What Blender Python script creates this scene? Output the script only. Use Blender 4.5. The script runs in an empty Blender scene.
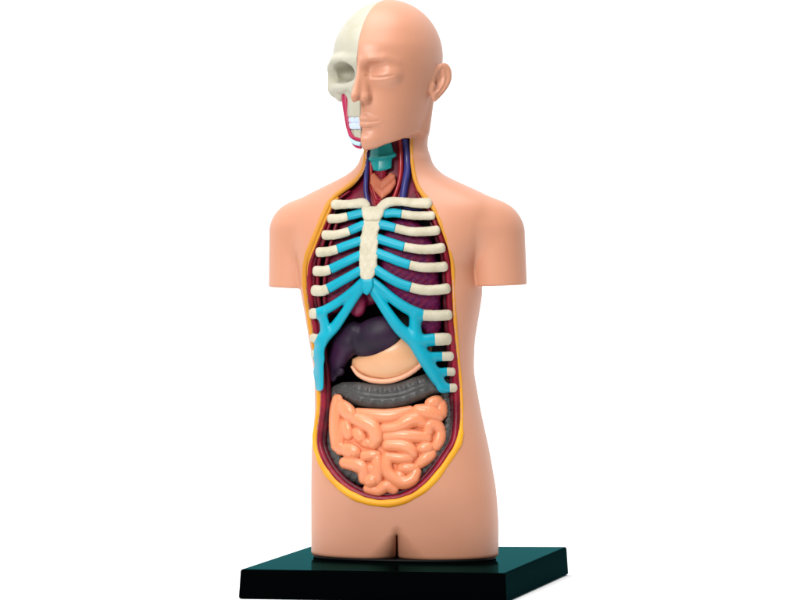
import bpy, math, random
import numpy as np
from mathutils import Vector

random.seed(4)
C = bpy.context.scene.collection
U = 0.00045                      # metres per authoring unit (1 unit = 1 px of the photo at the model)
FD = 5500.0                      # camera distance in units
YH = 130.0                       # picture row of the horizon
ZB = 28.5                        # top of the base
ZC = ZB + 428.0                  # camera height

def sstep(a, b, x):
    t = np.clip((x - a) / (b - a), 0, 1)
    return t * t * (3 - 2 * t)
def smin(a, b, k):
    h = np.maximum(k - np.abs(a - b), 0) / k
    return np.minimum(a, b) - h * h * k * 0.25
def smax(a, b, k):
    return -smin(-a, -b, k)

def unproj(px, py, Y):
    s = (Y + FD) / FD
    return np.stack([(px - 400) * s, Y, ZC - (py - YH) * s], -1)
def proj(X, Y, Z):
    s = (Y + FD) / FD
    return 400 + X / s, YH + (ZC - Z) / s

# ------------------------------------------------------------------ iso-surface mesher (surface nets)
def nets(f, lo, hi, h, B=6):
    lo = np.array(lo, float); hi = np.array(hi, float)
    nb = np.maximum(np.ceil((hi - lo) / (h * B)).astype(int), 1)
    n = nb * B + 1
    ax = [lo[i] + np.arange(nb[i] + 1) * h * B for i in range(3)]
    G = np.stack(np.meshgrid(*ax, indexing='ij'), -1).reshape(-1, 3)
    cv = f(G).reshape(nb + 1)
    c8 = np.stack([cv[i:nb[0] + i, j:nb[1] + j, k:nb[2] + k] for i in (0, 1) for j in (0, 1) for k in (0, 1)], 0)
    act = (np.abs(c8).min(0) < 1.3 * h * B) | ((c8 < 0).any(0) & (c8 >= 0).any(0))
    v = np.repeat(np.repeat(np.repeat(cv, B, 0), B, 1), B, 2)[:n[0], :n[1], :n[2]].astype(np.float32)
    m = np.zeros(n, bool)
    a = np.argwhere(act)
    for i in range(B + 1):
        for j in range(B + 1):
            for k in range(B + 1):
                m[a[:, 0] * B + i, a[:, 1] * B + j, a[:, 2] * B + k] = True
    idx = np.argwhere(m)
    out = np.empty(len(idx), np.float32)
    for s in range(0, len(idx), 400000):
        out[s:s + 400000] = f(lo + idx[s:s + 400000] * h)
    v[m] = out
    s = v < 0
    cnt = np.zeros(n - 1, np.int8)
    for i in (0, 1):
        for j in (0, 1):
            for k in (0, 1):
                cnt += s[i:n[0] - 1 + i, j:n[1] - 1 + j, k:n[2] - 1 + k]
    cells = np.argwhere((cnt > 0) & (cnt < 8))
    vid = -np.ones(n - 1, np.int32)
    vid[cells[:, 0], cells[:, 1], cells[:, 2]] = np.arange(len(cells))
    corner = np.array([[i, j, k] for i in (0, 1) for j in (0, 1) for k in (0, 1)])
    cval = np.stack([v[cells[:, 0] + c[0], cells[:, 1] + c[1], cells[:, 2] + c[2]] for c in corner], 1)
    acc = np.zeros((len(cells), 3)); num = np.zeros(len(cells))
    for p in range(8):
        for q in range(p + 1, 8):
            if np.abs(corner[p] - corner[q]).sum() != 1: continue
            x = (cval[:, p] < 0) != (cval[:, q] < 0)
            d = cval[:, p] - cval[:, q]
            t = np.where(x, cval[:, p] / np.where(np.abs(d) < 1e-9, 1e-9, d), 0)
            acc += np.where(x[:, None], corner[p] + (corner[q] - corner[p]) * t[:, None], 0)
            num += x
    V = lo + (cells + acc / num[:, None]) * h
    quads = []
    for axis in range(3):
        o1, o2 = (axis + 1) % 3, (axis + 2) % 3
        sl0 = [slice(None)] * 3; sl1 = [slice(None)] * 3
        sl0[axis] = slice(0, n[axis] - 1); sl1[axis] = slice(1, n[axis])
        sa, sb = s[tuple(sl0)], s[tuple(sl1)]
        e = np.argwhere(sa != sb)
        e = e[(e[:, o1] > 0) & (e[:, o2] > 0) & (e[:, o1] < n[o1] - 1) & (e[:, o2] < n[o2] - 1)]
        if not len(e): continue
        d1 = np.zeros(3, int); d1[o1] = 1
        d2 = np.zeros(3, int); d2[o2] = 1
        ids = [vid[tuple((e + o).T)] for o in (-d1 - d2, -d2, 0 * d1, -d1)]
        q = np.stack(ids, 1)
        flip = sb[tuple(e.T)]
        q[flip] = q[flip][:, ::-1]
        quads.append(q)
    Q = np.concatenate(quads)
    return V, Q[(Q >= 0).all(1)]

def make_mesh(name, V, F, mat, parent=None, smooth=True):
    me = bpy.data.meshes.new(name)
    me.from_pydata((np.asarray(V) * U).tolist(), [], F.tolist() if isinstance(F, np.ndarray) else F)
    me.update()
    if smooth:
        me.polygons.foreach_set('use_smooth', [True] * len(me.polygons))
    me.materials.append(mat)
    o = bpy.data.objects.new(name, me)
    C.objects.link(o)
    if parent is not None: o.parent = parent
    return o

def submesh(V, F):
    used, inv = np.unique(F, return_inverse=True)
    return V[used], inv.reshape(F.shape)

# ------------------------------------------------------------------ materials
def new_mat(name):
    m = bpy.data.materials.new(name); m.use_nodes = True
    nt = m.node_tree
    return m, nt, nt.nodes['Principled BSDF']
def plastic(name, col, rough=0.4, spec=0.4, col2=None, nscale=60, lo=0.4, hi=0.65, bump=0.0, bscale=900, coat=0.0):
    m, nt, b = new_mat(name)
    b.inputs['Base Color'].default_value = (*col, 1)
    b.inputs['Roughness'].default_value = rough
    b.inputs['Specular IOR Level'].default_value = spec
    b.inputs['Coat Weight'].default_value = coat
    b.inputs['Coat Roughness'].default_value = 0.2
    tc = nt.nodes.new('ShaderNodeTexCoord')
    if col2:
        no = nt.nodes.new('ShaderNodeTexNoise'); no.inputs['Scale'].default_value = nscale; no.inputs['Detail'].default_value = 6
        r = nt.nodes.new('ShaderNodeValToRGB')
        r.color_ramp.elements[0].position = lo; r.color_ramp.elements[1].position = hi
        r.color_ramp.elements[0].color = (*col, 1); r.color_ramp.elements[1].color = (*col2, 1)
        nt.links.new(tc.outputs['Object'], no.inputs['Vector'])
        nt.links.new(no.outputs['Fac'], r.inputs['Fac']); nt.links.new(r.outputs['Color'], b.inputs['Base Color'])
    if bump:
        no = nt.nodes.new('ShaderNodeTexNoise'); no.inputs['Scale'].default_value = bscale; no.inputs['Detail'].default_value = 4
        bp = nt.nodes.new('ShaderNodeBump'); bp.inputs['Strength'].default_value = bump; bp.inputs['Distance'].default_value = 0.0006
        nt.links.new(tc.outputs['Object'], no.inputs['Vector'])
        nt.links.new(no.outputs['Fac'], bp.inputs['Height']); nt.links.new(bp.outputs['Normal'], b.inputs['Normal'])
    return m
M = {}
M['skin'] = plastic('skin_plastic', (0.572, 0.268, 0.168), 0.40, 0.46, (0.54, 0.240, 0.143), 22, 0.30, 0.72, 0.06, 800)
M['bone'] = plastic('bone_paint', (0.53, 0.485, 0.37), 0.55, 0.3, (0.44, 0.395, 0.28), 170, 0.42, 0.7, 0.22, 1500)
M['skull'] = plastic('skull_paint', (0.47, 0.455, 0.375), 0.5, 0.3, (0.42, 0.395, 0.30), 70, 0.4, 0.7, 0.18, 900)
M['cyan'] = plastic('cartilage_paint', (0.0, 0.315, 0.425), 0.38, 0.28, (0.0, 0.275, 0.38), 60, 0.4, 0.7, 0.06, 800)
M['teal'] = plastic('larynx_paint', (0.0, 0.26, 0.26), 0.3, 0.4, (0.0, 0.21, 0.215), 90, 0.4, 0.7, 0.1, 800)
M['fat'] = plastic('fat_paint', (0.78, 0.37, 0.012), 0.45, 0.3, (0.66, 0.27, 0.010), 60, 0.35, 0.65, 0.15, 900)
# the rim is painted ochre on the chest and neck and clear yellow round the belly
nt_ = M['fat'].node_tree; b_ = nt_.nodes['Principled BSDF']
src_ = b_.inputs['Base Color'].links[0].from_socket
tc_ = nt_.nodes.new('ShaderNodeTexCoord'); sp_ = nt_.nodes.new('ShaderNodeSeparateXYZ'); mr_ = nt_.nodes.new('ShaderNodeMapRange')
mr_.inputs['From Min'].default_value = 0.055; mr_.inputs['From Max'].default_value = 0.115
mx_ = nt_.nodes.new('ShaderNodeMixRGB'); mx_.inputs['Color2'].default_value = (0.56, 0.235, 0.018, 1)
nt_.links.new(tc_.outputs['Object'], sp_.inputs[0]); nt_.links.new(sp_.outputs['Z'], mr_.inputs['Value'])
nt_.links.new(mr_.outputs['Result'], mx_.inputs['Fac']); nt_.links.new(src_, mx_.inputs['Color1']); nt_.links.new(mx_.outputs['Color'], b_.inputs['Base Color'])
M['muscle'] = plastic('muscle_paint', (0.24, 0.005, 0.022), 0.36, 0.3, (0.12, 0.002, 0.011), 120, 0.4, 0.65, 0.2, 700)
M['muscle_dark'] = plastic('muscle_dark_paint', (0.11, 0.003, 0.012), 0.4, 0.25, (0.03, 0.001, 0.004), 120, 0.4, 0.6, 0.3, 700)
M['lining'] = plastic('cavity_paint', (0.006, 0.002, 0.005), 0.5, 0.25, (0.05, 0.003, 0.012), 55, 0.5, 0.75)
M['neckmuscle'] = plastic('neck_muscle_paint', (0.20, 0.005, 0.028), 0.4, 0.25, (0.10, 0.003, 0.013), 80, 0.4, 0.65, 0.2)
M['lung'] = plastic('lung_paint', (0.10, 0.005, 0.070), 0.5, 0.2, (0.20, 0.007, 0.038), 600, 0.38, 0.70, 0.5, 1300)
M['lung_red'] = plastic('lung_red_paint', (0.12, 0.006, 0.032), 0.5, 0.3, (0.20, 0.010, 0.045), 260, 0.45, 0.62, 0.45, 1000)
M['heart'] = plastic('heart_paint', (0.24, 0.010, 0.055), 0.4, 0.35, (0.10, 0.004, 0.022), 90, 0.4, 0.65, 0.15)
M['liver'] = plastic('liver_paint', (0.010, 0.008, 0.016), 0.46, 0.22, (0.034, 0.008, 0.034), 60, 0.42, 0.7, 0.10, 700)
M['stomach'] = plastic('stomach_paint', (0.68, 0.37, 0.20), 0.34, 0.5, (0.62, 0.30, 0.14), 40, 0.4, 0.7)
M['stomach_rim'] = plastic('stomach_rim_paint', (0.70, 0.34, 0.20), 0.38, 0.4, (0.66, 0.30, 0.18), 60, 0.4, 0.7)
M['colon'] = plastic('colon_paint', (0.050, 0.047, 0.046), 0.42, 0.4, (0.078, 0.073, 0.068), 90, 0.45, 0.7, 0.08, 700)
M['intestine'] = plastic('intestine_paint', (0.77, 0.285, 0.140), 0.30, 0.5, (0.73, 0.245, 0.110), 50, 0.4, 0.7, 0.03)
bs = M['intestine'].node_tree.nodes['Principled BSDF']
bs.inputs['Subsurface Weight'].default_value = 0.3; bs.inputs['Subsurface Scale'].default_value = 0.0007
bs.inputs['Subsurface Radius'].default_value = (1.0, 0.35, 0.15)
M['artery'] = plastic('artery_paint', (0.36, 0.012, 0.016), 0.33, 0.5, (0.22, 0.006, 0.010), 120, 0.4, 0.65)
M['vein'] = plastic('vein_paint', (0.030, 0.030, 0.190), 0.33, 0.5, (0.018, 0.018, 0.11), 120, 0.4, 0.65)
M['thyroid'] = plastic('thyroid_paint', (0.48, 0.135, 0.065), 0.4, 0.4, (0.38, 0.095, 0.045), 120, 0.4, 0.65, 0.15)
M['teeth'] = plastic('teeth_paint', (0.50, 0.58, 0.70), 0.35, 0.45)
M['paleblue'] = plastic('pale_blue_paint', (0.42, 0.62, 0.80), 0.4, 0.4)
M['pink'] = plastic('jaw_muscle_paint', (0.42, 0.012, 0.075), 0.4, 0.4, (0.30, 0.008, 0.04), 120, 0.4, 0.65)
M['black'] = plastic('contact_shadow_black', (0.003, 0.003, 0.003), 0.5, 0.1)
M['white'] = plastic('white_table_paint', (0.95, 0.95, 0.95), 0.9, 0.0)
m, nt, b = new_mat('black_gloss_plastic')
df = nt.nodes.new('ShaderNodeBsdfDiffuse'); df.inputs['Color'].default_value = (0.0006, 0.0009, 0.001, 1)
gl = nt.nodes.new('ShaderNodeBsdfGlossy'); gl.inputs['Color'].default_value = (0.14, 0.80, 0.86, 1); gl.inputs['Roughness'].default_value = 0.06
fr = nt.nodes.new('ShaderNodeFresnel'); fr.inputs['IOR'].default_value = 1.009
mx = nt.nodes.new('ShaderNodeMixShader')
nt.links.new(fr.outputs['Fac'], mx.inputs['Fac']); nt.links.new(df.outputs['BSDF'], mx.inputs[1]); nt.links.new(gl.outputs['BSDF'], mx.inputs[2])
nt.links.new(mx.outputs['Shader'], nt.nodes['Material Output'].inputs['Surface'])
M['base'] = m

# ------------------------------------------------------------------ primitives
def ellipsoid(P, c, r):
    q = P - np.array(c); r = np.array(r, float)
    k0 = np.sqrt(((q / r) ** 2).sum(-1)); k1 = np.sqrt(((q / (r * r)) ** 2).sum(-1))
    return k0 * (k0 - 1) / np.maximum(k1, 1e-6)
def seg(P, a, b, ra, rb):
    a = np.array(a, float); b = np.array(b, float)
    pa = P - a; ba = b - a
    t = np.clip((pa @ ba) / max(ba @ ba, 1e-9), 0, 1)
    return np.sqrt(((pa - t[:, None] * ba) ** 2).sum(-1)) - (ra + (rb - ra) * t)
def poly(P, pts, k=0.0):
    d = None
    if len(pts) == 1: return seg(P, pts[0][:3], pts[0][:3], pts[0][3], pts[0][3])
    for p, q in zip(pts[:-1], pts[1:]):
        e = seg(P, p[:3], q[:3], p[3], q[3])
        d = e if d is None else (smin(d, e, k) if k else np.minimum(d, e))
    return d
def catmull(pts, n=8, closed=False):
    pts = np.array(pts, float); N = len(pts); out = []
    for i in range(N if closed else N - 1):
        if closed: p = [pts[(i + j) % N] for j in (-1, 0, 1, 2)]
        else: p = [pts[max(i - 1, 0)], pts[i], pts[i + 1], pts[min(i + 2, N - 1)]]
        for t in np.arange(n) / n:
            out.append(0.5 * ((2 * p[1]) + (-p[0] + p[2]) * t + (2 * p[0] - 5 * p[1] + 4 * p[2] - p[3]) * t * t + (-p[0] + 3 * p[1] - 3 * p[2] + p[3]) * t ** 3))
    if not closed: out.append(pts[-1])
    return np.array(out)
def polysdf2(px, py, poly2):
    A = np.array(poly2, float); Bq = np.roll(A, -1, 0)
    d = np.full(px.shape, 1e9); ins = np.zeros(px.shape, bool)
    for (x1, y1), (x2, y2) in zip(A, Bq):
        dx, dy = x2 - x1, y2 - y1
        t = np.clip(((px - x1) * dx + (py - y1) * dy) / max(dx * dx + dy * dy, 1e-9), 0, 1)
        d = np.minimum(d, (px - x1 - t * dx) ** 2 + (py - y1 - t * dy) ** 2)
        if y1 != y2:
            c = ((y1 > py) != (y2 > py)) & (px < (x2 - x1) * (py - y1) / (y2 - y1) + x1)
            ins ^= c
    d = np.sqrt(d)
    return np.where(ins, -d, d)

# ------------------------------------------------------------------ the body form
PHI = math.radians(15); cP, sP = math.cos(PHI), math.sin(PHI)
PSI = math.radians(28); cH, sH = math.cos(PSI), math.sin(PSI)
VZ = ZC + YH                     # v = VZ - Z : picture row at the model's own distance

NECK = np.array([[80, 33, 37, -4], [110, 32.5, 36, -4.5], [135, 31, 34, -5], [155, 31.5, 34, -5.5], [175, 37, 36, -5], [200, 42, 36, -5], [225, 44, 36, -5]], float)
# v, x half-extent, front depth, back depth, centre x
TORSO = np.array([
    [160, 24, 20, 22, -5], [168, 36, 26, 27, -5], [176, 49, 30, 31, -5], [184, 66, 34, 35, -4], [191, 82, 38, 40, -3], [198, 97, 42, 44, -3],
    [206, 107, 46, 48, -4], [222, 106, 51, 53, -6], [245, 99, 56, 56, -9], [266, 90, 59, 57, -12], [290, 90.5, 61, 57, -8.5], [310, 87, 61, 56, -8],
    [340, 82, 60, 53, -8], [370, 79, 57, 50, -6], [410, 82, 57, 50, -2], [450, 88, 59, 56, 0.5], [490, 91.5, 59, 62, 3.5],
    [520, 92.5, 56, 62, 4.5], [570, 92.5, 54, 58, 4.5]], float)
def it(tab, v, c): return np.interp(v, tab[:, 0], tab[:, c])
def fine(tab):
    v = np.linspace(tab[0, 0], tab[-1, 0], 300)
    out = [v]
    for c in range(1, tab.shape[1]):
        y = np.interp(v, tab[:, 0], tab[:, c])
        for _ in range(3):
            y = np.convolve(np.pad(y, 4, mode='edge'), np.ones(9) / 9, mode='valid')
        out.append(y)
    return np.stack(out, 1)
NECK = fine(NECK); TORSO = fine(TORSO)

def torso_sdf(P):
    X, Y, Z = P[:, 0], P[:, 1], P[:, 2]
    v = VZ - Z
    # neck
    cx = it(NECK, v, 3); l = (X - cx) * cP - Y * sP; f = -(X - cx) * sP - Y * cP + 6
    a, bb = it(NECK, v, 1), it(NECK, v, 2)
    dn = (np.sqrt((l / a) ** 2 + (f / bb) ** 2) - 1) * a
    dn = np.maximum(dn, np.maximum(90 - v, v - 215))
    # trunk
    cx = it(TORSO, v, 4); l = (X - cx) * cP - Y * sP; f = -(X - cx) * sP - Y * cP
    ext, bf, bk = it(TORSO, v, 1), it(TORSO, v, 2), it(TORSO, v, 3)
    a = np.sqrt(np.maximum(ext ** 2 - (bf * sP) ** 2, 100)) / cP
    br = np.where(f > 0, bf, bk)
    n = 2.35
    g = (np.abs(l / a) ** n + np.abs(f / br) ** n) ** (1 / n)
    dt = (g - 1) * np.minimum(a, br)
    dt = smax(dt, 160 - v, 6)
    # the groove between the thighs
    x = np.abs(X + 3.0)
    kk = np.interp(v, [515, 531, 546, 566], [7.0, 10.0, 24.0, 46.0])
    d = smax(dt, -smax(x + 0.3, 528.0 - v + 0 * x, 10.0), kk)
    d = smax(d, -np.maximum(x - 0.48, np.maximum(531.5 - v, 18 - f)), 1.2)
    d = smin(d, dn, 16)
    return d

def arms_sdf(P):
    v = VZ - P[:, 2]
    r = seg(P, (95, -20, VZ - 233), (101, -22, VZ - 310), 29.5, 26.5)
    r = smax(r, v - 284.5 + (P[:, 0] - 100) * 0.03, 1.2)
    l = seg(P, (-103, 30, VZ - 233), (-106, 30, VZ - 310), 28.5, 26)
    l = smax(l, v - 288.5 - (P[:, 0] + 105) * 0.03, 1.2)
    return np.minimum(r, l)

# opening contour in the photograph (outer edge of the yellow rim)
OPEN = [(363, 146), (362.5, 160), (359, 172), (349, 182.5), (334, 193), (326, 203), (318, 221), (309.5, 242), (303.5, 258), (302, 270),
        (302.5, 290), (305.5, 312), (309.5, 335), (314, 360), (316.5, 388), (316.5, 408), (313.5, 428), (312.5, 444), (316, 458), (323, 472), (335, 487),
        (351, 498.5), (368, 505), (386, 507), (405, 504), (424, 494), (440, 478), (454, 457.5), (462, 444), (464.5, 425), (464.5, 400), (462.5, 370),
        (459.5, 340), (457.5, 310), (456.5, 285), (455.5, 262), (452, 246), (446, 229), (440, 213), (433, 202), (424.5, 192), (418.5, 181),
        (415.5, 165), (414.5, 150), (414, 134)]
OC = catmull(OPEN, 5)
gx, gy = np.meshgrid(np.arange(250, 541), np.arange(110, 571), indexing='ij')
OSDF = polysdf2(gx.astype(float), gy.astype(float), np.vstack([OC, [[363, 134]]]))
def bil(T, x, y, x0, y0, st=1.0):
    u = np.clip((x - x0) / st, 0, T.shape[0] - 1.001); w = np.clip((y - y0) / st, 0, T.shape[1] - 1.001)
    i = u.astype(int); j = w.astype(int); a = u - i; c = w - j
    return (T[i, j] * (1 - a) + T[i + 1, j] * a) * (1 - c) + (T[i, j + 1] * (1 - a) + T[i + 1, j + 1] * a) * c
def carve_sdf(P):
    px, py = proj(P[:, 0], P[:, 1], P[:, 2])
    o = bil(OSDF, px, py, 250, 110) + 4.2
    v = py
    cx = it(TORSO, v, 4)
    f = -(P[:, 0] - cx) * sP - P[:, 1] * cP
    floor = np.interp(v, [130, 180, 215, 260, 420, 520], [6, 4, -6, -10, -6, 0])
    return smax(o, floor - f, 10)

# ---- reference depth of the uncarved front surface, seen as a height map over (px, py)
HS = 2.0
hx = np.arange(256, 545, HS); hy = np.arange(120, 575, HS)
def build_height():
    gx, gy = np.meshgrid(hx, hy, indexing='ij')
    ys = np.arange(-100, 42, 3.0)
    H = np.full(gx.shape, np.nan)
    prev = None
    for k, Y in enumerate(ys):
        d = torso_sdf(unproj(gx, gy, np.full(gx.shape, Y)).reshape(-1, 3)).reshape(gx.shape)
        if prev is not None:
            hit = np.isnan(H) & (d < 0) & (prev >= 0)
            t = prev / np.where(np.abs(prev - d) < 1e-6, 1, prev - d)
            H = np.where(hit, ys[k - 1] + 3.0 * t, H)
        prev = d
    for j in range(H.shape[1]):
        ok = np.where(~np.isnan(H[:, j]))[0]
        if len(ok) == 0: H[:, j] = 20; continue
        a, b = ok[0], ok[-1]
        H[:a, j] = H[a, j]; H[b + 1:, j] = H[b, j]
        bad = np.isnan(H[:, j]); H[bad, j] = 0
    for _ in range(2):
        p = np.pad(H, 1, mode='edge')
        H = (p[:-2, 1:-1] + p[2:, 1:-1] + p[1:-1, :-2] + p[1:-1, 2:] + 2 * H) / 6
    return H
HM = build_height()
def surfY(px, py): return bil(HM, np.asarray(px, float), np.asarray(py, float), 256, 120, HS)
def to_world(V):                  # (px, py, w) -> model space; w = height above the body's own front surface
    return unproj(V[:, 0], V[:, 1], surfY(V[:, 0], V[:, 1]) - V[:, 2])

# ---- head
HX, HY = -13.0, -5.0
def head_frame(P):
    X, Y = P[:, 0] - HX, P[:, 1] - HY
    return np.stack([X * cH - Y * sH, -X * sH - Y * cH, VZ - P[:, 2]], -1)
def head_world(q):
    q = np.asarray(q, float)
    l, f, v = q[..., 0], q[..., 1], q[..., 2]
    return np.stack([HX + l * cH - f * sH, HY - l * sH - f * cH, VZ - v], -1)
FACE = fine(np.array([[28, 36, 44], [45, 45.5, 57.5], [58, 47, 59.5], [66, 47.5, 57.5], [80, 48, 56.5], [95, 46.5, 56], [108, 44, 56], [120, 41, 55.5],
                      [132, 37.5, 53.5], [141, 33, 53], [150, 27, 49], [160, 24, 46]], float))
def head_base(q):
    l, f, v = q[:, 0], q[:, 1], q[:, 2]
    cran = ellipsoid(q, (0, -1, 57), (53.5, 62, 57.5))
    a, bf = it(FACE, v, 1), it(FACE, v, 2)
    br = np.where(f > 0, bf, 28)
    g = (np.abs(l / a) ** 2.25 + np.abs(f / br) ** 2.25) ** (1 / 2.25)
    face = (g - 1) * 42
    face = smax(face, 34 - v, 12)
    jaw = (v - (148.5 - 0.33 * (53 - f))) * 0.95
    face = smax(face, jaw, 3.0)
    d = smin(cran, face, 8)
    # brow, socket, lid
    d = smin(d, poly(q, [(2, 55.6, 63.0, 2.8), (13, 57.6, 60.4, 2.7), (25, 52.4, 58.8, 2.7), (35, 43, 62.0, 1.8), (42, 28, 68, 1.0)]), 5)
    d = smax(d, -ellipsoid(q, (20, 61.5, 70.4), (17, 10.4, 7.8)), 5)
    d = smin(d, ellipsoid(q, (21, 44.8, 75.5), (15.5, 9.6, 9.5)), 7)
    # nose
    nose = poly(q, [(0, 56.8, 62, 3.6), (0, 61.0, 77, 4.0), (0, 67.0, 90, 5.2), (0, 70.2, 96.5, 6.2)])
    d = smin(d, nose, 7)
    d = smin(d, poly(q, [(2.0, 54.0, 66, 3.2), (3.6, 56.5, 82, 4.8), (4.8, 60.0, 95, 6.4)]), 5)
    d = smin(d, ellipsoid(q, (7.8, 60.0, 98.4), (4.7, 7.0, 4.8)), 3.0)
    d = smax(d, -ellipsoid(q, (5.2, 64.5, 104.6), (3.0, 5.0, 2.6)), 2.2)
    d = smax(d, -poly(q, [(13.4, 60.2, 96.5, 0.6), (13.8, 59.0, 102, 0.7)]), 2.5)
    # mouth and chin
    d = smin(d, poly(q, [(0, 56.4, 118.8, 2.5), (7, 55.4, 118.5, 2.3), (17, 49.4, 121, 1.0)]), 4)
    d = smin(d, poly(q, [(0, 56.0, 125.2, 3.2), (8, 54.7, 125.0, 3.0), (15.5, 50, 122.8, 1.4)]), 4)
    d = smax(d, -ellipsoid(q, (0, 62, 131.8), (14, 7.5, 3.6)), 7)
    d = smin(d, ellipsoid(q, (0, 43, 140), (14, 11.5, 9)), 9)
    return d
def on_face(pts, sink):
    """front-most point of the face at each (l, v), sunk a little"""
    out = []
    for l, v, r in pts:
        fs = np.linspace(80, 10, 281)
        d = head_base(np.stack([np.full(281, l), fs, np.full(281, v)], -1))
        k = int(np.argmax(d < 0))
        out.append((l, fs[k] + sink, v, r))
    return out
LID = on_face(catmull([(8, 76.0, 0.6), (13.5, 77.3, 0.95), (21, 78.2, 1.05), (28.5, 77.5, 0.95), (34.5, 75.8, 0.6)], 4), 0.25)
LIPS = on_face(catmull([(0.0, 121.8, 0.9), (5, 121.5, 0.9), (10, 122.0, 0.9), (14, 121.7, 0.9), (18.8, 121.0, 1.1)], 4), 0.4)
def head_sdf(P):
    q = head_frame(P)
    l, f, v = q[:, 0], q[:, 1], q[:, 2]
    d = head_base(q)
    front = f > 15
    if front.any():
        qf = q[front]; df = d[front]
        df = smax(df, -poly(qf, LID), 1.4)
        df = smax(df, -poly(qf, LIPS), 1.6)
        d[front] = df
    # ear: a leaf-shaped shell standing off the head
    u = np.array([10, -18.0]) / 20.6; nn = np.array([0.874, 0.485])
    e = np.stack([(l - 54.2) * u[0] + (f + 11) * u[1], (l - 54.2) * nn[0] + (f + 11) * nn[1], v - 82.5], -1)
    e[:, 0] += (e[:, 2] + 4) * 0.30
    wid = 12.6 - 0.0105 * np.clip(e[:, 2] + 6, 0, 40) ** 2
    e2 = e.copy(); e2[:, 0] = e[:, 0] * 12.0 / np.maximum(wid, 3.0)
    e2[:, 1] -= 0.012 * e[:, 0] ** 2
    ear = ellipsoid(e2, (0, 0, 0), (12.0, 3.6, 19.5))
    ear = smax(ear, -ellipsoid(e2, (-0.8, 4.3, -1.5), (9.0, 4.1, 15.0)), 1.4)
    ear = smin(ear, poly(e2, [(0.5, 0.8, -11.5, 1.4), (3.8, 0.9, -5, 1.6), (4.2, 0.9, 2, 1.7), (0.5, 1.2, 9, 1.8), (-4, 1.6, 12, 1.8)]), 2.0)
    ear = smax(ear, -ellipsoid(e2, (-2.8, 2.6, 1.5), (3.8, 4.6, 6.0)), 1.4)
    d = smin(d, ear, 2.2)
    d = smin(d, np.sqrt(((q - np.array((50.4, -1.5, 86))) ** 2).sum(-1)) - 3.0, 2.5)
    return d, l

def body_all(P):
    T = smin(torso_sdf(P), arms_sdf(P), np.interp(VZ - P[:, 2], [225, 250, 262], [12.0, 7.0, 2.0]))
    Cv = carve_sdf(P)
    Z = P[:, 2]
    T = smax(T, (ZB + 2.0) - Z, 3.5)
    Tc = np.maximum(T, -Cv)
    v = VZ - Z
    near = v < 175
    H = np.full(len(P), 1e3)
    if near.any():
        h, l = head_sdf(P[near])
        H[near] = smax(h, -(l + 0.0), 1.0)
    return T, Cv, Tc, H
def body_f(P):
    T, Cv, Tc, H = body_all(P)
    k = 3.0 + 19.0 * sstep(-30, -10, P[:, 1])
    return smin(Tc, H, k)

# ------------------------------------------------------------------ the two things
torso = bpy.data.objects.new('anatomy_torso_model', None); C.objects.link(torso)
torso.location = (4 * U, 0, ZB * U)
torso['label'] = 'armless anatomical torso figure with half skull face and open chest showing painted organs'
torso['category'] = 'anatomical model'
bpy.context.view_layer.update()
TINV = np.array([4, 0, ZB])
def part(name, V, F, mat, parent=None):
    o = make_mesh(name, np.asarray(V) - TINV, F, mat, parent or torso)
    return o

# ---- shell and cavity lining
zs = VZ - 152
parts_V, parts_F, off = [], [], 0
lin_V, lin_F, loff = [], [], 0
for lo, hi, h in (((-140, -88, ZB - 4), (136, 70, zs + 1.2), 1.2), ((-76, -95, zs - 0.6), (70, 72, VZ + 6), 0.62)):
    V, Q = nets(body_f, lo, hi, h)
    T, Cv, Tc, H = body_all(V)
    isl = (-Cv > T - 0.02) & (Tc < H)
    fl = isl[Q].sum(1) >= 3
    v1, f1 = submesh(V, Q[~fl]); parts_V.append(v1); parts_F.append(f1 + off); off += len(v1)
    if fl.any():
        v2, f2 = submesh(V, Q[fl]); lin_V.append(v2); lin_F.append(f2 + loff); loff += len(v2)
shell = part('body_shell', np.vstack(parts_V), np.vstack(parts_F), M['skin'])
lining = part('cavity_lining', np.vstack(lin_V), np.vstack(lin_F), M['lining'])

# ---- organ helper: modelled in (px, py, w)
def organ(name, f, lo, hi, h, mat, parent=None, label=None):
    V, Q = nets(f, lo, hi, h)
    W = to_world(V)
    o = part(name, W, Q[:, ::-1], mat, parent)
    if label: o['label'] = label
    return o
def bounds(pts, m=2.0):
    A = np.array(pts, float)
    r = A[:, 3].max()
    return A[:, :3].min(0) - r - m, A[:, :3].max(0) + r + m

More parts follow.
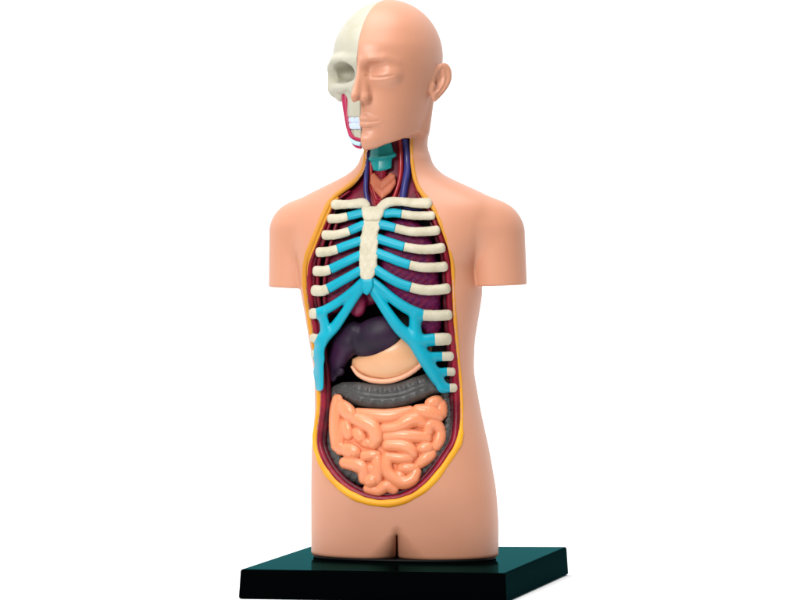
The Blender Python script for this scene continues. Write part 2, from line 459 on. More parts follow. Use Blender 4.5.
# ---- swept rims along the opening
def inset_curve(d):
    c = OC
    t = np.gradient(c, axis=0); t /= np.linalg.norm(t, axis=1)[:, None]
    n = np.stack([t[:, 1], -t[:, 0]], 1)
    pts = c + n * d if bil(OSDF, c[60:61, 0] + n[60:61, 0] * 3, c[60:61, 1] + n[60:61, 1] * 3, 250, 110)[0] < 0 else c - n * d
    for _ in range(4):
        pts[1:-1] = (pts[:-2] + 2 * pts[1:-1] + pts[2:]) / 4
    return pts
def sweep(name, P3, r, mat, parent=None, ns=14, flat=1.0, up=None):
    P3 = np.asarray(P3, float); N = len(P3)
    r = np.broadcast_to(np.asarray(r, float), (N,))
    t = np.gradient(P3, axis=0); t /= np.linalg.norm(t, axis=1)[:, None]
    up = np.array([0, -1, 0.0]) if up is None else up
    s = np.cross(t, up); s /= np.linalg.norm(s, axis=1)[:, None]
    n = np.cross(s, t)
    V = []; F = []
    for i in range(N):
        for k in range(ns):
            a = 2 * math.pi * k / ns
            V.append(P3[i] + r[i] * (math.cos(a) * s[i] + flat * math.sin(a) * n[i]))
    for i in range(N - 1):
        for k in range(ns):
            F.append([i * ns + k, i * ns + (k + 1) % ns, (i + 1) * ns + (k + 1) % ns, (i + 1) * ns + k])
    F.append(list(range(ns))[::-1]); F.append([(N - 1) * ns + k for k in range(ns)])
    return part(name, V, F, mat, parent)
def along(d, w):
    c = inset_curve(d)
    return unproj(c[:, 0], c[:, 1], surfY(c[:, 0], c[:, 1]) - w), c
P3, cc = along(3.0, -1.2)
rr = np.interp(cc[:, 1], [140, 170, 200, 260, 400, 450, 500], [1.9, 2.2, 3.0, 3.1, 2.9, 3.5, 3.9])
rr = np.where((cc[:, 0] > 400) & (cc[:, 1] < 430), rr * np.interp(cc[:, 1], [195, 230], [0.95, 0.62]), rr)
rr = rr * (0.95 + 0.07 * np.sin(np.arange(len(rr)) * 0.55) + 0.05 * np.sin(np.arange(len(rr)) * 1.31 + 1))
P3s = P3.copy()
for _ in range(3): P3s[1:-1] = (P3s[:-2] + 2 * P3s[1:-1] + P3s[2:]) / 4
sweep('fat_rim', P3s, rr, M['fat'], flat=0.75)
P3, cc = along(6.4, -2.6)
sel = (cc[:, 0] < 350) & (cc[:, 1] > 196) & (cc[:, 1] < 300)
sweep('fat_strand', P3[sel], 1.5, M['fat'])
P3, cc = along(7.6, -5.0)
sel = cc[:, 1] > 190
P3 = P3[sel]; cc = cc[sel]
rr = np.interp(cc[:, 1], [190, 215, 300, 400, 500], [1.0, 2.6, 3.2, 3.6, 3.2])
for _ in range(3): P3[1:-1] = (P3[:-2] + 2 * P3[1:-1] + P3[2:]) / 4
sweep('muscle_rim', P3, rr, M['muscle'])
P3, cc = along(11.8, -9.0)
sel = (cc[:, 1] > 205)
P3 = P3[sel]; cc = cc[sel]
rr = np.interp(cc[:, 1], [205, 230, 300, 400, 500], [1.0, 2.2, 2.6, 3.2, 2.6])
for _ in range(3): P3[1:-1] = (P3[:-2] + 2 * P3[1:-1] + P3[2:]) / 4
sweep('muscle_rim', P3, rr, M['muscle_dark'])

# ---- strips of chest muscle on the far side wall
for x0, pts in enumerate([[(329, 213), (321, 232), (315, 252), (312, 275), (314, 300), (319, 325)],
                          [(334, 214), (327, 232), (321, 252), (318, 275), (319, 300), (323, 325)],
                          [(339, 216), (333, 236), (328, 256), (325, 278), (325, 300), (328, 318)]]):
    c = catmull(pts, 6)
    sweep('muscle_strand', unproj(c[:, 0], c[:, 1], surfY(c[:, 0], c[:, 1]) + 9.0 - x0), np.full(len(c), 1.9), M['muscle'])

# ------------------------------------------------------------------ neck
def tube(name, pts, mat, parent=None, n=8, label=None):
    c = catmull([p for p in pts], n)
    P3 = unproj(c[:, 0], c[:, 1], surfY(c[:, 0], c[:, 1]) - c[:, 2])
    o = sweep(name, P3, c[:, 3], mat, parent)
    if label: o['label'] = label
    return o
organ('neck_muscle', lambda P: smax(polysdf2(P[:, 0], P[:, 1], [(365, 132), (413, 128), (412, 168), (421, 186), (430, 196), (432, 206), (400, 212), (372, 212), (340, 206), (338, 198), (354, 186), (363, 174), (366, 160)]),
                                    np.abs(P[:, 2] + 15) - 4, 3), (332, 124, -22), (438, 216, -7), 1.0, M['neckmuscle'])
tube('neck_vein', [(368.0, 140, -6, 2.0), (367.6, 160, -4, 2.2), (366.2, 178, -4, 2.4), (366.0, 192, -6, 2.5), (369, 206, -10, 2.5)], M['vein'])
tube('neck_artery', [(371.2, 140, -7, 1.7), (371.2, 158, -6, 1.8), (371.4, 174, -7, 1.8), (373, 188, -8, 1.9), (378.5, 204, -10, 2.0)], M['artery'])
tube('neck_artery', [(369, 172, -10, 1.3), (370, 186, -10, 1.4), (374, 198, -11, 1.4), (376, 206, -12, 1.4)], M['artery'])
tube('neck_artery', [(399.5, 138, -8, 2.4), (401, 156, -8, 2.4), (400.6, 174, -8, 2.4), (397.5, 188, -9, 2.4), (391, 206, -12, 2.4)], M['artery'])
tube('neck_vein', [(404, 134, -8, 3.6), (407, 152, -7.5, 3.7), (407.5, 170, -7, 3.8), (405, 185, -7.5, 3.8), (402, 206, -10, 3.8)], M['vein'])
tube('neck_artery', [(409.5, 136, -11, 1.5), (411.5, 158, -9, 1.5), (414, 178, -9, 1.5), (419, 196, -9.5, 1.5)], M['artery'])
tube('chest_vein', [(398, 206, -12, 2.4), (408, 208.4, -11, 2.4), (424, 208.6, -11, 2.4)], M['vein'])
def larynx(P):
    up = polysdf2(P[:, 0], P[:, 1], [(370, 140), (390, 138), (393.5, 151), (396.5, 154), (396.5, 156.3), (392.6, 158.2), (380, 160), (370.4, 161.5), (368.5, 159), (370, 155)])
    dn = polysdf2(P[:, 0], P[:, 1], [(370, 158), (392.6, 156), (391.6, 168.2), (386, 170.2), (379, 171.4), (373.3, 170.4), (371, 163)])
    ridge = np.abs(P[:, 0] - 378.5) * 0.30
    a = smax(up, np.abs(P[:, 2] + 6) - (7.6 - ridge * 0.8), 3.2)
    b = smax(dn, np.abs(P[:, 2] + 6) - (6.4 - ridge * 0.9), 3.0)
    d = smin(a, b, 1.2)
    d = smin(d, poly(P, [(370.5, 158.8, -1, 1.6), (379, 157.5, 1.6, 1.5), (387, 156.6, 0, 1.5), (394, 155, -2.6, 1.8)]), 2)
    return d
organ('larynx', larynx, (364, 136, -16), (400, 175, 6), 0.5, M['teal'])
organ('windpipe', lambda P: seg(P, (380.5, 166, -9), (381.5, 206, -12), 6.6, 6.2) + 0.5 * np.cos(P[:, 1] * 1.9), (370, 160, -20), (392, 208, 0), 0.6, M['muscle'])
def thyroid(P):
    o = polysdf2(P[:, 0], P[:, 1], [(370.0, 175.5), (374, 172.5), (377.8, 176.5), (381.2, 180.2), (385.8, 176.8), (390.5, 172.3), (395.6, 174.8), (396.2, 184), (391, 192.5), (382, 199.5), (374.2, 191), (369.8, 183)])
    x = P[:, 0] - 381.5; y = P[:, 1] - 188
    top = 4.6 - 0.20 * np.abs(x) - 0.10 * np.abs(y) - 0.8 * np.exp(-((np.abs(x) * 0.9 + y - 3.0) / 1.5) ** 2)
    return smax(o, np.abs(P[:, 2] + 5) - top - 1.5, 3.5)
organ('thyroid_gland', thyroid, (365, 168, -14), (400, 203, 6), 0.45, M['thyroid'])

# ------------------------------------------------------------------ rib cage
def wob(P, a=0.10):
    return a * (np.sin(P[:, 0] * 0.9 + P[:, 1] * 0.6) * np.sin(P[:, 1] * 1.1 - P[:, 2] * 0.7 + 1))
def rod(name, pts, mat, clip_start=False, clip_end=False, w=-2.0, ends=None, bumpy=True, parent=None, fl=0.9):
    pts = [(p[0], p[1], (p[3] if len(p) > 3 else w), p[2]) for p in pts]
    c = catmull(pts, 5)
    pl = [tuple(x) for x in c]
    lo, hi = bounds(pl, 2)
    a, b_ = c[0, :2], c[-1, :2]
    da = c[0, :2] - c[2, :2]; da /= np.linalg.norm(da)
    db = c[-1, :2] - c[-3, :2]; db /= np.linalg.norm(db)
    def f(P):
        d = poly(P, pl)
        if bumpy: d = d + wob(P)
        if name == 'rib': d = smax(d, (P[:, :2] - a) @ da - 0.92 * c[0, 3], 2.2)
        if clip_start: d = smax(d, (P[:, :2] - a) @ da, 0.7)
        if clip_end: d = smax(d, (P[:, :2] - b_) @ db, 0.7)
        return d
    return organ(name, f, lo, hi, 0.55, mat, parent)
LEFT = [  # bone points then cartilage points, (px, py, r)
    ([(330.8, 218.8, 4.7), (339, 218.4, 4.6), (347.6, 216.4, 4.3)], [(355, 214.6, 4.4), (362.5, 212.6, 4.4)]),
    ([(325.5, 235, 4.9), (335, 234.8, 4.6), (343, 233.2, 4.5), (349.4, 230.9, 4.4)], [(357, 227.6, 4.6), (363, 224.8, 4.4)]),
    ([(319.6, 252.2, 5.0), (329, 251.4, 4.8), (337.4, 249.0, 4.6)], [(348, 245, 4.6), (360, 240.8, 4.5)]),
    ([(316.8, 271, 5.2), (324, 271, 5.1), (330.2, 269.4, 4.8)], [(345, 262.2, 4.7), (359.6, 255.2, 4.6)]),
    ([(315.4, 290.6, 5.6), (322, 290.8, 5.4), (327.7, 288.8, 5.0)], [(343, 280.2, 4.8), (359.8, 270.8, 4.7)]),
]
RIGHT = [
    ([(431.8, 215.5, 4.5), (415, 215.6, 4.4), (401.4, 213.9, 4.3)], [(394, 212.8, 4.6), (386, 213.4, 4.7)]),
    ([(436.2, 230.4, 4.9), (425, 231.5, 4.7), (410, 231.4, 4.5), (395.2, 228.0, 4.5)], [(388, 226, 4.7), (380, 224.2, 5.0)]),
    ([(441.3, 248, 5.1), (431, 249.2, 4.9), (419, 249.2, 4.7), (404, 246.8, 4.6)], [(390, 242.4, 4.7), (378, 238.6, 5.0)]),
    ([(443.8, 266.6, 5.1), (433, 267.4, 4.9), (421, 267.2, 4.8), (409.6, 264.9, 4.7)], [(399, 261.5, 4.8), (389, 257.4, 4.9), (376.5, 252.6, 5.0)]),
    ([(446.2, 288.6, 5.3), (436, 290.0, 5.2), (423, 290.0, 5.1), (410.6, 287.2, 5.0)], [(400, 283.5, 5.0), (389, 277.8, 5.0), (376, 269.6, 5.0)]),
]
for bone, cart in LEFT + RIGHT:
    rod('rib', bone, M['bone'], clip_end=True)
    rod('costal_cartilage', [bone[-1]] + cart, M['cyan'], clip_start=True, bumpy=False)
rod('clavicle', [(335.6, 204.6, 5.1), (346, 204.4, 4.4), (355, 203.8, 4.7), (362.5, 203.2, 5.2), (366, 205.5, 4.5)], M['bone'], w=-0.5)
rod('clavicle', [(427, 203, 5.6), (415, 203, 4.8), (402, 201.7, 4.4), (391, 201.8, 4.9), (385, 204.2, 5.0), (380.5, 208, 4.6)], M['bone'], w=-0.5)
def sternum(P):
    man = polysdf2(P[:, 0], P[:, 1], [(362, 205), (368, 205.5), (372, 206.4), (377, 206.2), (382, 205), (385.5, 208), (384.2, 214), (380.4, 220.8), (364.5, 221.2), (361.6, 215), (361.2, 209)])
    bod = polysdf2(P[:, 0], P[:, 1], [(364.3, 221.6), (380.2, 221.2), (379.6, 228), (377.4, 232), (378.6, 240), (377, 246), (378, 254), (376.4, 260), (376.8, 266), (374.4, 274), (370.8, 280.5), (366.6, 282.6), (362.6, 279.6), (359.8, 273), (360, 262), (359, 256), (360.6, 248), (360, 240), (362.6, 233), (362.6, 227)])
    hgt = 4.2 + 0.3 * np.sin(P[:, 0] * 0.9) * np.sin(P[:, 1] * 0.5)
    a = smax(man, np.abs(P[:, 2] + 1.4) - hgt - 1.0, 4.0); b_ = smax(bod - 0.8, np.abs(P[:, 2] + 1.4) - hgt - 0.4, 4.0)
    return smin(a, b_, 0.6) + wob(P, 0.10)
st = organ('sternum', sternum, (356, 200, -9), (390, 287, 6), 0.55, M['bone'])
def xiph(P):
    d = polysdf2(P[:, 0], P[:, 1], [(360.6, 279), (373.2, 278.5), (373.4, 286), (371.0, 291.5), (367.2, 295.6), (363.6, 293.4), (361.0, 288)])
    return smax(d, np.abs(P[:, 2] + 0.6) - 4.6, 3.0)
organ('xiphoid_process', xiph, (357, 274, -10), (377, 299, 5), 0.55, M['cyan'], st)
# fused cartilage arches
def arch(name, chains, k, label=None):
    allp = [p for c in chains for p in c]
    lo, hi = bounds(allp, 3)
    cs = [[tuple(x) for x in catmull(c, 4)] if len(c) > 2 else c for c in chains]
    def f(P):
        d = None
        for c in cs:
            e = poly(P, c)
            d = e if d is None else smin(d, e, k)
        return d
    organ(name, f, lo, hi, 0.6, M['cyan'], None, label)
W0 = -3.0
arch('costal_arch', [
    [(363, 281, -3, 4.2), (351, 292.5, W0, 4.4), (337, 303, W0, 4.6), (325, 310, 0, 4.8), (317.5, 313, 3, 5.2)],
    [(364, 285, -3, 4.2), (355, 297, W0, 4.4), (344.5, 313, W0, 4.7), (334.5, 327, W0, 5.4), (325.5, 336, 0, 6.0), (320.5, 345, 4, 5.7), (319.2, 352, 6, 4.9), (319.2, 358.5, 7, 5.6), (319.2, 365.5, 7.5, 4.7), (318.6, 372, 8, 5.3), (319.2, 379.5, 8, 4.6), (319.6, 387, 8, 4.1)],
    [(321, 314, 1, 5.4), (324.4, 323, 0, 4.8), (325.5, 334, 0, 5.6)],
    [(322, 338, 3, 5.2), (317.5, 339.5, 5, 5.0)],
    [(319, 352, 6, 4.6), (316.5, 354, 7, 4.8)],
], 3.0)
arch('costal_arch', [
    [(371, 280, -3, 4.2), (381, 288.5, W0, 4.8), (393, 299, W0, 5.2), (407, 308.5, W0, 5.6), (421.5, 315, W0, 5.9)],
    [(369.5, 286, -3, 4.2), (378, 298, W0, 4.8), (388, 313, W0, 5.4), (400, 329, W0, 6.2), (413, 340, W0, 7.0), (421, 352, W0, 7.2), (430, 367, W0, 7.0), (437.5, 379, W0, 6.2), (443.5, 387.6, W0, 4.8)],
    [(415.5, 317, W0, 6.2), (415.2, 328, W0, 6.2), (416.5, 338, W0, 7.0)],
    [(420, 341, W0, 6.2), (433.5, 339.6, W0, 6.4)],
    [(428, 357, W0, 5.0), (440.8, 356.4, W0, 4.8)],
    [(436, 373, W0, 4.6), (446, 371.8, W0, 4.3)],
    [(442, 387.6, W0, 4.8), (448.8, 388, W0, 4.5)],
], 3.0)
for pts in ([(448.0, 315, 5.4), (435, 315.6, 5.5), (422.4, 315.2, 5.7)],
            [(446.5, 339, 6.2), (441, 339.2, 6.4), (434.8, 339.6, 6.4)],
            [(450.2, 356.2, 4.7), (446, 356.3, 4.7), (441.8, 356.4, 4.7)],
            [(452.4, 371.8, 4.3), (449.6, 371.8, 4.3), (446.8, 371.8, 4.3)],
            [(454.0, 387.8, 4.5), (452, 387.9, 4.5), (449.6, 388, 4.5)],
            [(313.2, 313.6, 5.4, 3), (314.4, 313.5, 5.4, 3), (316.4, 313.4, 5.3, 3)],
            [(313.4, 338.0, 4.6, 5), (315, 338.4, 4.6, 5), (316.6, 339, 4.8, 5)],
            [(314.0, 354.2, 4.2, 7), (314.8, 354.2, 4.2, 7), (316, 354.2, 4.4, 7)]):
    rod('rib', pts, M['bone'], clip_end=True, w=W0)

# ------------------------------------------------------------------ organs
def lungR(P):
    d = polysdf2(P[:, 0], P[:, 1], [(389, 222), (400, 217), (414, 219), (425, 228), (434, 245), (438, 265), (441, 290), (442, 325), (438, 345), (426, 338), (410, 318), (396, 300), (384, 282), (379, 262), (381, 240)])
    return smax(d, np.abs(P[:, 2] + 18) - 9, 9) + 0.35 * np.sin(P[:, 0] * 0.7) * np.sin(P[:, 1] * 0.8)
organ('lung', lungR, (372, 210, -32), (448, 352, -4), 0.9, M['lung'])
def lungL(P):
    d = polysdf2(P[:, 0], P[:, 1], [(352, 216), (340, 224), (333, 238), (328, 256), (324, 276), (322, 300), (324, 318), (338, 312), (352, 296), (360, 276), (361, 250), (360, 226)])
    return smax(d, np.abs(P[:, 2] + 16) - 7, 8) + 0.35 * np.sin(P[:, 0] * 0.7) * np.sin(P[:, 1] * 0.8)
organ('lung', lungL, (316, 208, -28), (368, 326, -4), 0.9, M['lung_red'])
organ('heart', lambda P: smin(ellipsoid(P, (357.5, 303.5, -16), (9.0, 13.5, 8)), ellipsoid(P, (366, 290, -25), (18, 16, 9)), 6), (344, 268, -40), (396, 322, -6), 0.8, M['heart'])
def liver(P):
    q = P.copy()
    a = math.radians(-22)
    x, y = q[:, 0] - 376, q[:, 1] - 337
    q[:, 0] = x * math.cos(a) - y * math.sin(a) * -1 * -1; q[:, 1] = x * math.sin(a) + y * math.cos(a)
    xr = x * math.cos(a) - y * math.sin(a); yr = x * math.sin(a) + y * math.cos(a)
    xr2 = x * math.cos(-a) - y * math.sin(-a); yr2 = x * math.sin(-a) + y * math.cos(-a)
    R = np.stack([xr2, yr2, P[:, 2] + 16], -1)
    d = ellipsoid(R, (0, 0, 0), (28, 19.5, 13))
    e = poly(P, [(352, 333, -18, 12), (344, 346, -17, 12.5), (336, 361, -17, 9.5), (332, 372, -17, 6.5)], 4)
    return smin(d, e, 3.0)
lv = organ('liver', liver, (320, 308, -36), (412, 388, 2), 0.8, M['liver'])
organ('gallbladder', lambda P: smin(ellipsoid(P, (338.5, 371.5, -13), (6.2, 4.8, 6)), ellipsoid(P, (332.5, 378, -15), (4.0, 4.0, 5)), 4), (326, 360, -20), (350, 386, -3), 0.6, M['liver'], lv)
def stomach(P):
    d = polysdf2(P[:, 0], P[:, 1], [(352, 358), (372, 352), (392, 340), (408, 328), (426, 334), (432, 346), (428, 358), (418, 369), (404, 378), (388, 383), (370, 382), (357, 376), (350.5, 368)])
    dome = 13.5 - 0.014 * ((P[:, 0] - 392) ** 2 * 0.35 + (P[:, 1] - 358) ** 2)
    return smax(d, np.abs(P[:, 2] + 20) - dome, 9)
sm = organ('stomach', stomach, (346, 322, -36), (436, 388, -2), 0.8, M['stomach'])
c = catmull([(351.8, 366, -15, 1.6), (358.4, 374.6, -13.2, 2.2), (371, 380.2, -12.6, 2.7), (388, 381.2, -12.4, 2.8), (404, 376.4, -12.4, 2.7), (417.6, 367.6, -12.6, 2.6), (427, 357.4, -13, 2.3), (430.5, 347, -14, 1.8)], 6)
sweep('stomach_edge', unproj(c[:, 0], c[:, 1], surfY(c[:, 0], c[:, 1]) - c[:, 2]), c[:, 3], M['stomach_rim'], sm)

def tcolon(P):
    ctr = catmull([(333, 388.5, 0), (345, 390.5, 0), (358, 394, 0), (372, 396.5, 0), (386, 397, 0), (402, 394.5, 0), (418, 388.5, 0), (434, 383.5, 0), (446, 384, 0)], 4)
    R = np.interp(np.arange(len(ctr)), np.array([0, 1, 2, 3, 4, 5, 6, 7, 8]) * 4, [1.5, 8.4, 12.0, 12.8, 12.8, 12.6, 12.0, 11.0, 8])
    d = np.full(len(P), 1e9); arc = np.zeros(len(P)); off = np.zeros(len(P)); s = 0.0
    for i in range(len(ctr) - 1):
        a, b_ = ctr[i, :2], ctr[i + 1, :2]; ba = b_ - a; L = np.linalg.norm(ba)
        t = np.clip(((P[:, :2] - a) @ ba) / L ** 2, 0, 1)
        pr = a + t[:, None] * ba
        side = ((P[:, 0] - pr[:, 0]) * -ba[1] + (P[:, 1] - pr[:, 1]) * ba[0]) / L
        r = R[i] + (R[i + 1] - R[i]) * t
        w = (P[:, 2] + 15.5) * 1.12
        e = np.sqrt(((P[:, :2] - pr) ** 2).sum(1) + w * w) - r
        m = e < d
        d = np.where(m, e, d); arc = np.where(m, s + t * L, arc); off = np.where(m, side / r, off)
        s += L
    a2 = arc + np.where(off > 0, 3.0, 0)
    da = (a2 / 10.6 - np.round(a2 / 10.6)) * 10.6
    ds = (np.abs(off) - 0.52) * 12
    hau = 2.4 * np.exp(-(da * da / 13.0 + ds * ds / 12.0)) * sstep(4, 16, arc)
    band = 1.0 * np.exp(-((off + 0.05) / 0.10) ** 2) * 0.9 - 1.1 * np.exp(-((off - 0.13) / 0.06) ** 2) - 0.9 * np.exp(-((off + 0.24) / 0.06) ** 2)
    return d - hau * 0.9 - band * 0.55
organ('transverse_colon', tcolon, (327, 368, -32), (458, 414, 3), 0.6, M['colon'])
def bumpy_tube(pts, step, amp):
    ctr = catmull(pts, 5)
    def f(P):
        d = np.full(len(P), 1e9); arc = np.zeros(len(P)); s = 0.0
        for i in range(len(ctr) - 1):
            a, b_ = ctr[i, :3], ctr[i + 1, :3]; ba = b_ - a; L = np.linalg.norm(ba)
            pa = P - a; t = np.clip((pa @ ba) / L ** 2, 0, 1)
            e = np.sqrt(((pa - t[:, None] * ba) ** 2).sum(1)) - (ctr[i, 3] + (ctr[i + 1, 3] - ctr[i, 3]) * t)
            m = e < d; d = np.where(m, e, d); arc = np.where(m, s + t * L, arc); s += L
        return d + amp * (np.abs(np.sin(arc * math.pi / step)) ** 0.6 * -1 + 0.6)
    return f
organ('ascending_colon', bumpy_tube([(333, 392, -18, 6), (330.5, 415, -18, 6.2), (330.5, 440, -17, 6.6), (336, 458, -16, 7), (347, 471, -16, 7), (361, 479, -17, 6.5)], 7.5, 1.6), (318, 380, -32), (374, 492, -4), 0.7, M['colon'])
organ('descending_colon', bumpy_tube([(446, 390, -16, 6), (449.5, 405, -15, 6.4), (450, 424, -14, 6.6), (445, 442, -13, 6.6), (436, 458, -14, 6.4), (424, 471, -15, 6.2), (408, 483, -17, 6)], 7.0, 1.5), (394, 378, -30), (462, 496, -2), 0.7, M['colon'])

W = -8.5
STROKES = [
    (0, [(337.5, 399.5, 5.0), (335.2, 412, 4.8), (334.8, 430, 4.8), (336.8, 446, 5.4)]),
    (1, [(341.5, 405.5, 6.0), (347, 411, 6.8), (352, 416.5, 6.6)]),
    (1.2, [(354, 418, 6.4), (364, 422.5, 6.8), (373, 428, 6.8), (376, 437, 6.6), (373.5, 443.5, 5.6)]),
    (0.8, [(345, 424.5, 5.0), (348, 434.5, 5.2)]),
    (-0.5, [(341, 422, 3.2), (339.3, 431, 3.4), (340, 443, 3.8)]),
    (0.9, [(356.5, 432, 4.8), (361.5, 438.5, 5.2)]),
    (0.0, [(364, 442.5, 4.2), (370.7, 443.5, 4.2)]),
    (-0.2, [(358, 412.5, 4.2), (372, 415.0, 5.6), (386, 416.3, 6.2), (398, 414.4, 5.8), (410, 410.6, 4.4)]),
    (0.9, [(385, 428.2, 5.2), (397, 427, 5.8), (407, 421.8, 6.4), (416, 419.2, 6.4), (423, 422.5, 5.4)]),
    (0.2, [(386, 436.5, 4.8), (401, 435.2, 5.8), (415, 436, 5.8), (427, 437.6, 5.2)]),
    (0.9, [(418, 410.2, 5.6), (429, 412.3, 7.0), (438, 415.5, 6.6)]),
    (0.0, [(430, 403.5, 5.0), (437.5, 401.2, 5.4)]),
    (0.2, [(442, 404, 4.2), (442.2, 414, 4.4)]),
    (0.8, [(428.6, 431, 5.0), (429.8, 425, 5.0), (435.5, 424, 5.2), (440, 429, 5.0)]),
    (0.2, [(441, 432, 4.6), (440, 439, 4.6), (436.6, 446, 4.6)]),
    (1.0, [(346.5, 449.8, 6.6), (354.5, 452.2, 6.4)]),
    (-0.2, [(338.6, 446.5, 5.0), (341, 450, 5)]),
    (0.3, [(345, 462.8, 5.6), (355.5, 464.6, 6.2), (363, 469.5, 5.8), (364.2, 479, 5.2)]),
    (0.8, [(364.6, 455.8, 4.8), (376.5, 455.0, 4.6)]),
    (0.5, [(376.6, 457, 5.2), (377.4, 469, 5.4), (376.6, 481, 5.4)]),
    (0.0, [(370.5, 467.4, 4.4), (371, 473, 3.8)]),
    (1.2, [(370.4, 481, 6.2), (371.4, 481.4, 6.2)]),
    (0.1, [(368.2, 489.0, 4.8), (378, 490.8, 4.8), (386, 486.2, 5.2), (394, 489.6, 4.6)]),
    (0.8, [(387.4, 444.8, 5.4), (401, 445.4, 5.8), (409.5, 448.8, 5.8), (412.6, 454, 5.2)]),
    (1.0, [(387.2, 456.8, 5.0), (387.0, 470, 5.4), (393.5, 478, 5.6), (403, 482.8, 5.6), (412, 479.4, 5.8), (416, 472, 5.2)]),
    (0.7, [(389.5, 457.2, 4.8), (401, 458.4, 4.8), (409.5, 458.2, 4.6)]),
    (0.9, [(414, 468.6, 4.8), (402, 468.4, 4.8)]),
    (0.4, [(398, 473.5, 3.6), (402.5, 477.5, 4.0)]),
    (0.8, [(422, 448.2, 5.0), (429, 447.4, 5.2)]),
    (0.3, [(420.4, 463.2, 4.8), (426.4, 458, 5.2), (431.6, 454.2, 4.8)]),
]
ST = [[tuple(x) for x in catmull([(p[0], p[1], W + dw, p[2]) for p in s], 4)] for dw, s in STROKES]
for s_ in ST:
    for i_, x_ in enumerate(s_):
        t_ = i_ / (len(s_) - 1)
        s_[i_] = (x_[0], x_[1], x_[2] + 0.5 * math.sin(math.pi * t_), x_[3] * (0.94 + 0.14 * math.sin(math.pi * t_)))
def bowels(P):
    d = None
    for s in ST:
        lo, hi = bounds(s, 8)
        m = ((P >= lo) & (P <= hi)).all(1)
        e = np.full(len(P), 8.0)
        if m.any(): e[m] = poly(P[m], s) - 0.85
        d = e if d is None else smin(d, e, 0.45)
    core = polysdf2(P[:, 0], P[:, 1], [(336, 402), (360, 412), (400, 412), (438, 402), (438, 440), (424, 465), (410, 480), (378, 486), (360, 466), (340, 446)])
    core = smax(core + 1.5, np.abs(P[:, 2] + 13) - 5.0, 3)
    return smin(d, core, 1.2)
organ('small_intestine', bowels, (326, 392, -20), (450, 499, 3), 0.5, M['intestine'])

# ------------------------------------------------------------------ half skull
def skull_f(P):
    q = head_frame(P); l, f, v = q[:, 0], q[:, 1], q[:, 2]
    d = ellipsoid(q, (0, -1, 57), (51.0, 60.3, 55.8))
    d = smax(d, v - 96 + (f + 10) * 0.2, 6)
    a = np.interp(v, [40, 60, 80, 95, 102], [42, 45, 45, 41, 34]); bf = np.interp(v, [34, 58, 66, 80, 95, 102], [48, 57.0, 54, 52, 51, 50])
    g = (np.abs(l / a) ** 2.2 + np.abs(f / np.where(f > 0, bf, 20)) ** 2.2) ** (1 / 2.2)
    fc = (g - 1) * 25
    fc = smax(smax(fc, 34 - v, 12), v - 97, 6)
    d = smin(d, fc, 8)
    d = smin(d, poly(q, [(-2, 56, 62, 4.2), (-22, 55, 60.5, 4.4), (-34, 47, 61.5, 4.2), (-43, 36, 68, 4.0)]), 6)
    d = smin(d, poly(q, [(-43, 34, 66, 4), (-43.5, 33, 78, 5), (-41, 33, 88, 7)]), 5)
    d = smin(d, poly(q, [(-10, 51, 87, 4.6), (-26, 49, 88, 5.4), (-38, 38, 89, 6.6), (-45, 18, 86, 5)]), 5)
    d = smin(d, poly(q, [(-33, 39, 92, 7.6), (-30.5, 40, 96.2, 5.6)]), 5)
    d = smax(d, -ellipsoid(q, (-19.8, 60, 73.4), (13.8, 31, 10.8)), 2.2)
    d = smax(d, -ellipsoid(q, (-28.5, 56, 74.2), (9.5, 25, 9.2)), 2.2)
    # upper jaw
    def jawbox(v0, v1, aa, b):
        g = (np.abs(l / aa) ** 2.4 + np.abs((f - 32) / b) ** 2.4) ** (1 / 2.4)
        return smax(np.maximum((g - 1) * aa, 24 - f), np.maximum(v0 - v, v - v1), 1.5)
    mxl = jawbox(84, 117.5, 23.5, 22.5) + 0.35 * np.cos(l * 1.1) * sstep(100, 112, v)
    d = smin(d, mxl, 5)
    d = smax(d, -ellipsoid(q, (-4, 62, 92), (5.5, 10, 8.5)), 2)
    d = smax(d, -ellipsoid(q, (-17, 56, 96.5), (4.5, 6, 5.0)), 4)
    return smax(d, l + 0.6, 0.6)
V, Q = nets(skull_f, (-75, -95, VZ - 122), (20, 70, VZ + 4), 0.65)
sk = part('skull', V, Q, M['skull'])
def teeth_f(P):
    q = head_frame(P); l, f, v = q[:, 0], q[:, 1], q[:, 2]
    g = (np.abs(l / 22.6) ** 2.4 + np.abs((f - 32) / 22.4) ** 2.4) ** (1 / 2.4)
    ang = np.arctan2(l, np.maximum(f - 34, 0.5))
    groove = 0.8 * np.abs(np.cos(ang * 8)) ** 8 + 0.9 * np.exp(-((v - 123) / 0.7) ** 2)
    d = smax(np.maximum((g - 1) * 22 + groove, 26 - f), np.maximum(117 - v, v - 129.2), 1.2)
    return smax(d, l + 0.8, 0.6)
V, Q = nets(teeth_f, (-60, -70, VZ - 134), (10, -5, VZ - 112), 0.5)
part('teeth', V, Q, M['teeth'], sk)
def mand_f(P):
    q = head_frame(P); l, f, v = q[:, 0], q[:, 1], q[:, 2]
    g = (np.abs(l / (21.5 - 0.25 * np.clip(v - 130, 0, 12))) ** 2.3 + np.abs((f - 30) / 23.0) ** 2.3) ** (1 / 2.3)
    d = smax(np.maximum((g - 1) * 16 + 0.3 * np.cos(l * 1.1), 24 - f), np.maximum(129 - v, v - 141), 1.5)
    return smax(d, l + 0.8, 0.6)
V, Q = nets(mand_f, (-60, -70, VZ - 146), (10, -5, VZ - 124), 0.55)
part('jawbone', V, Q, M['skull'], sk)
def htube(name, pts, mat):
    c = catmull(pts, 6)
    sweep(name, head_world(c[:, :3]), c[:, 3], mat, sk)
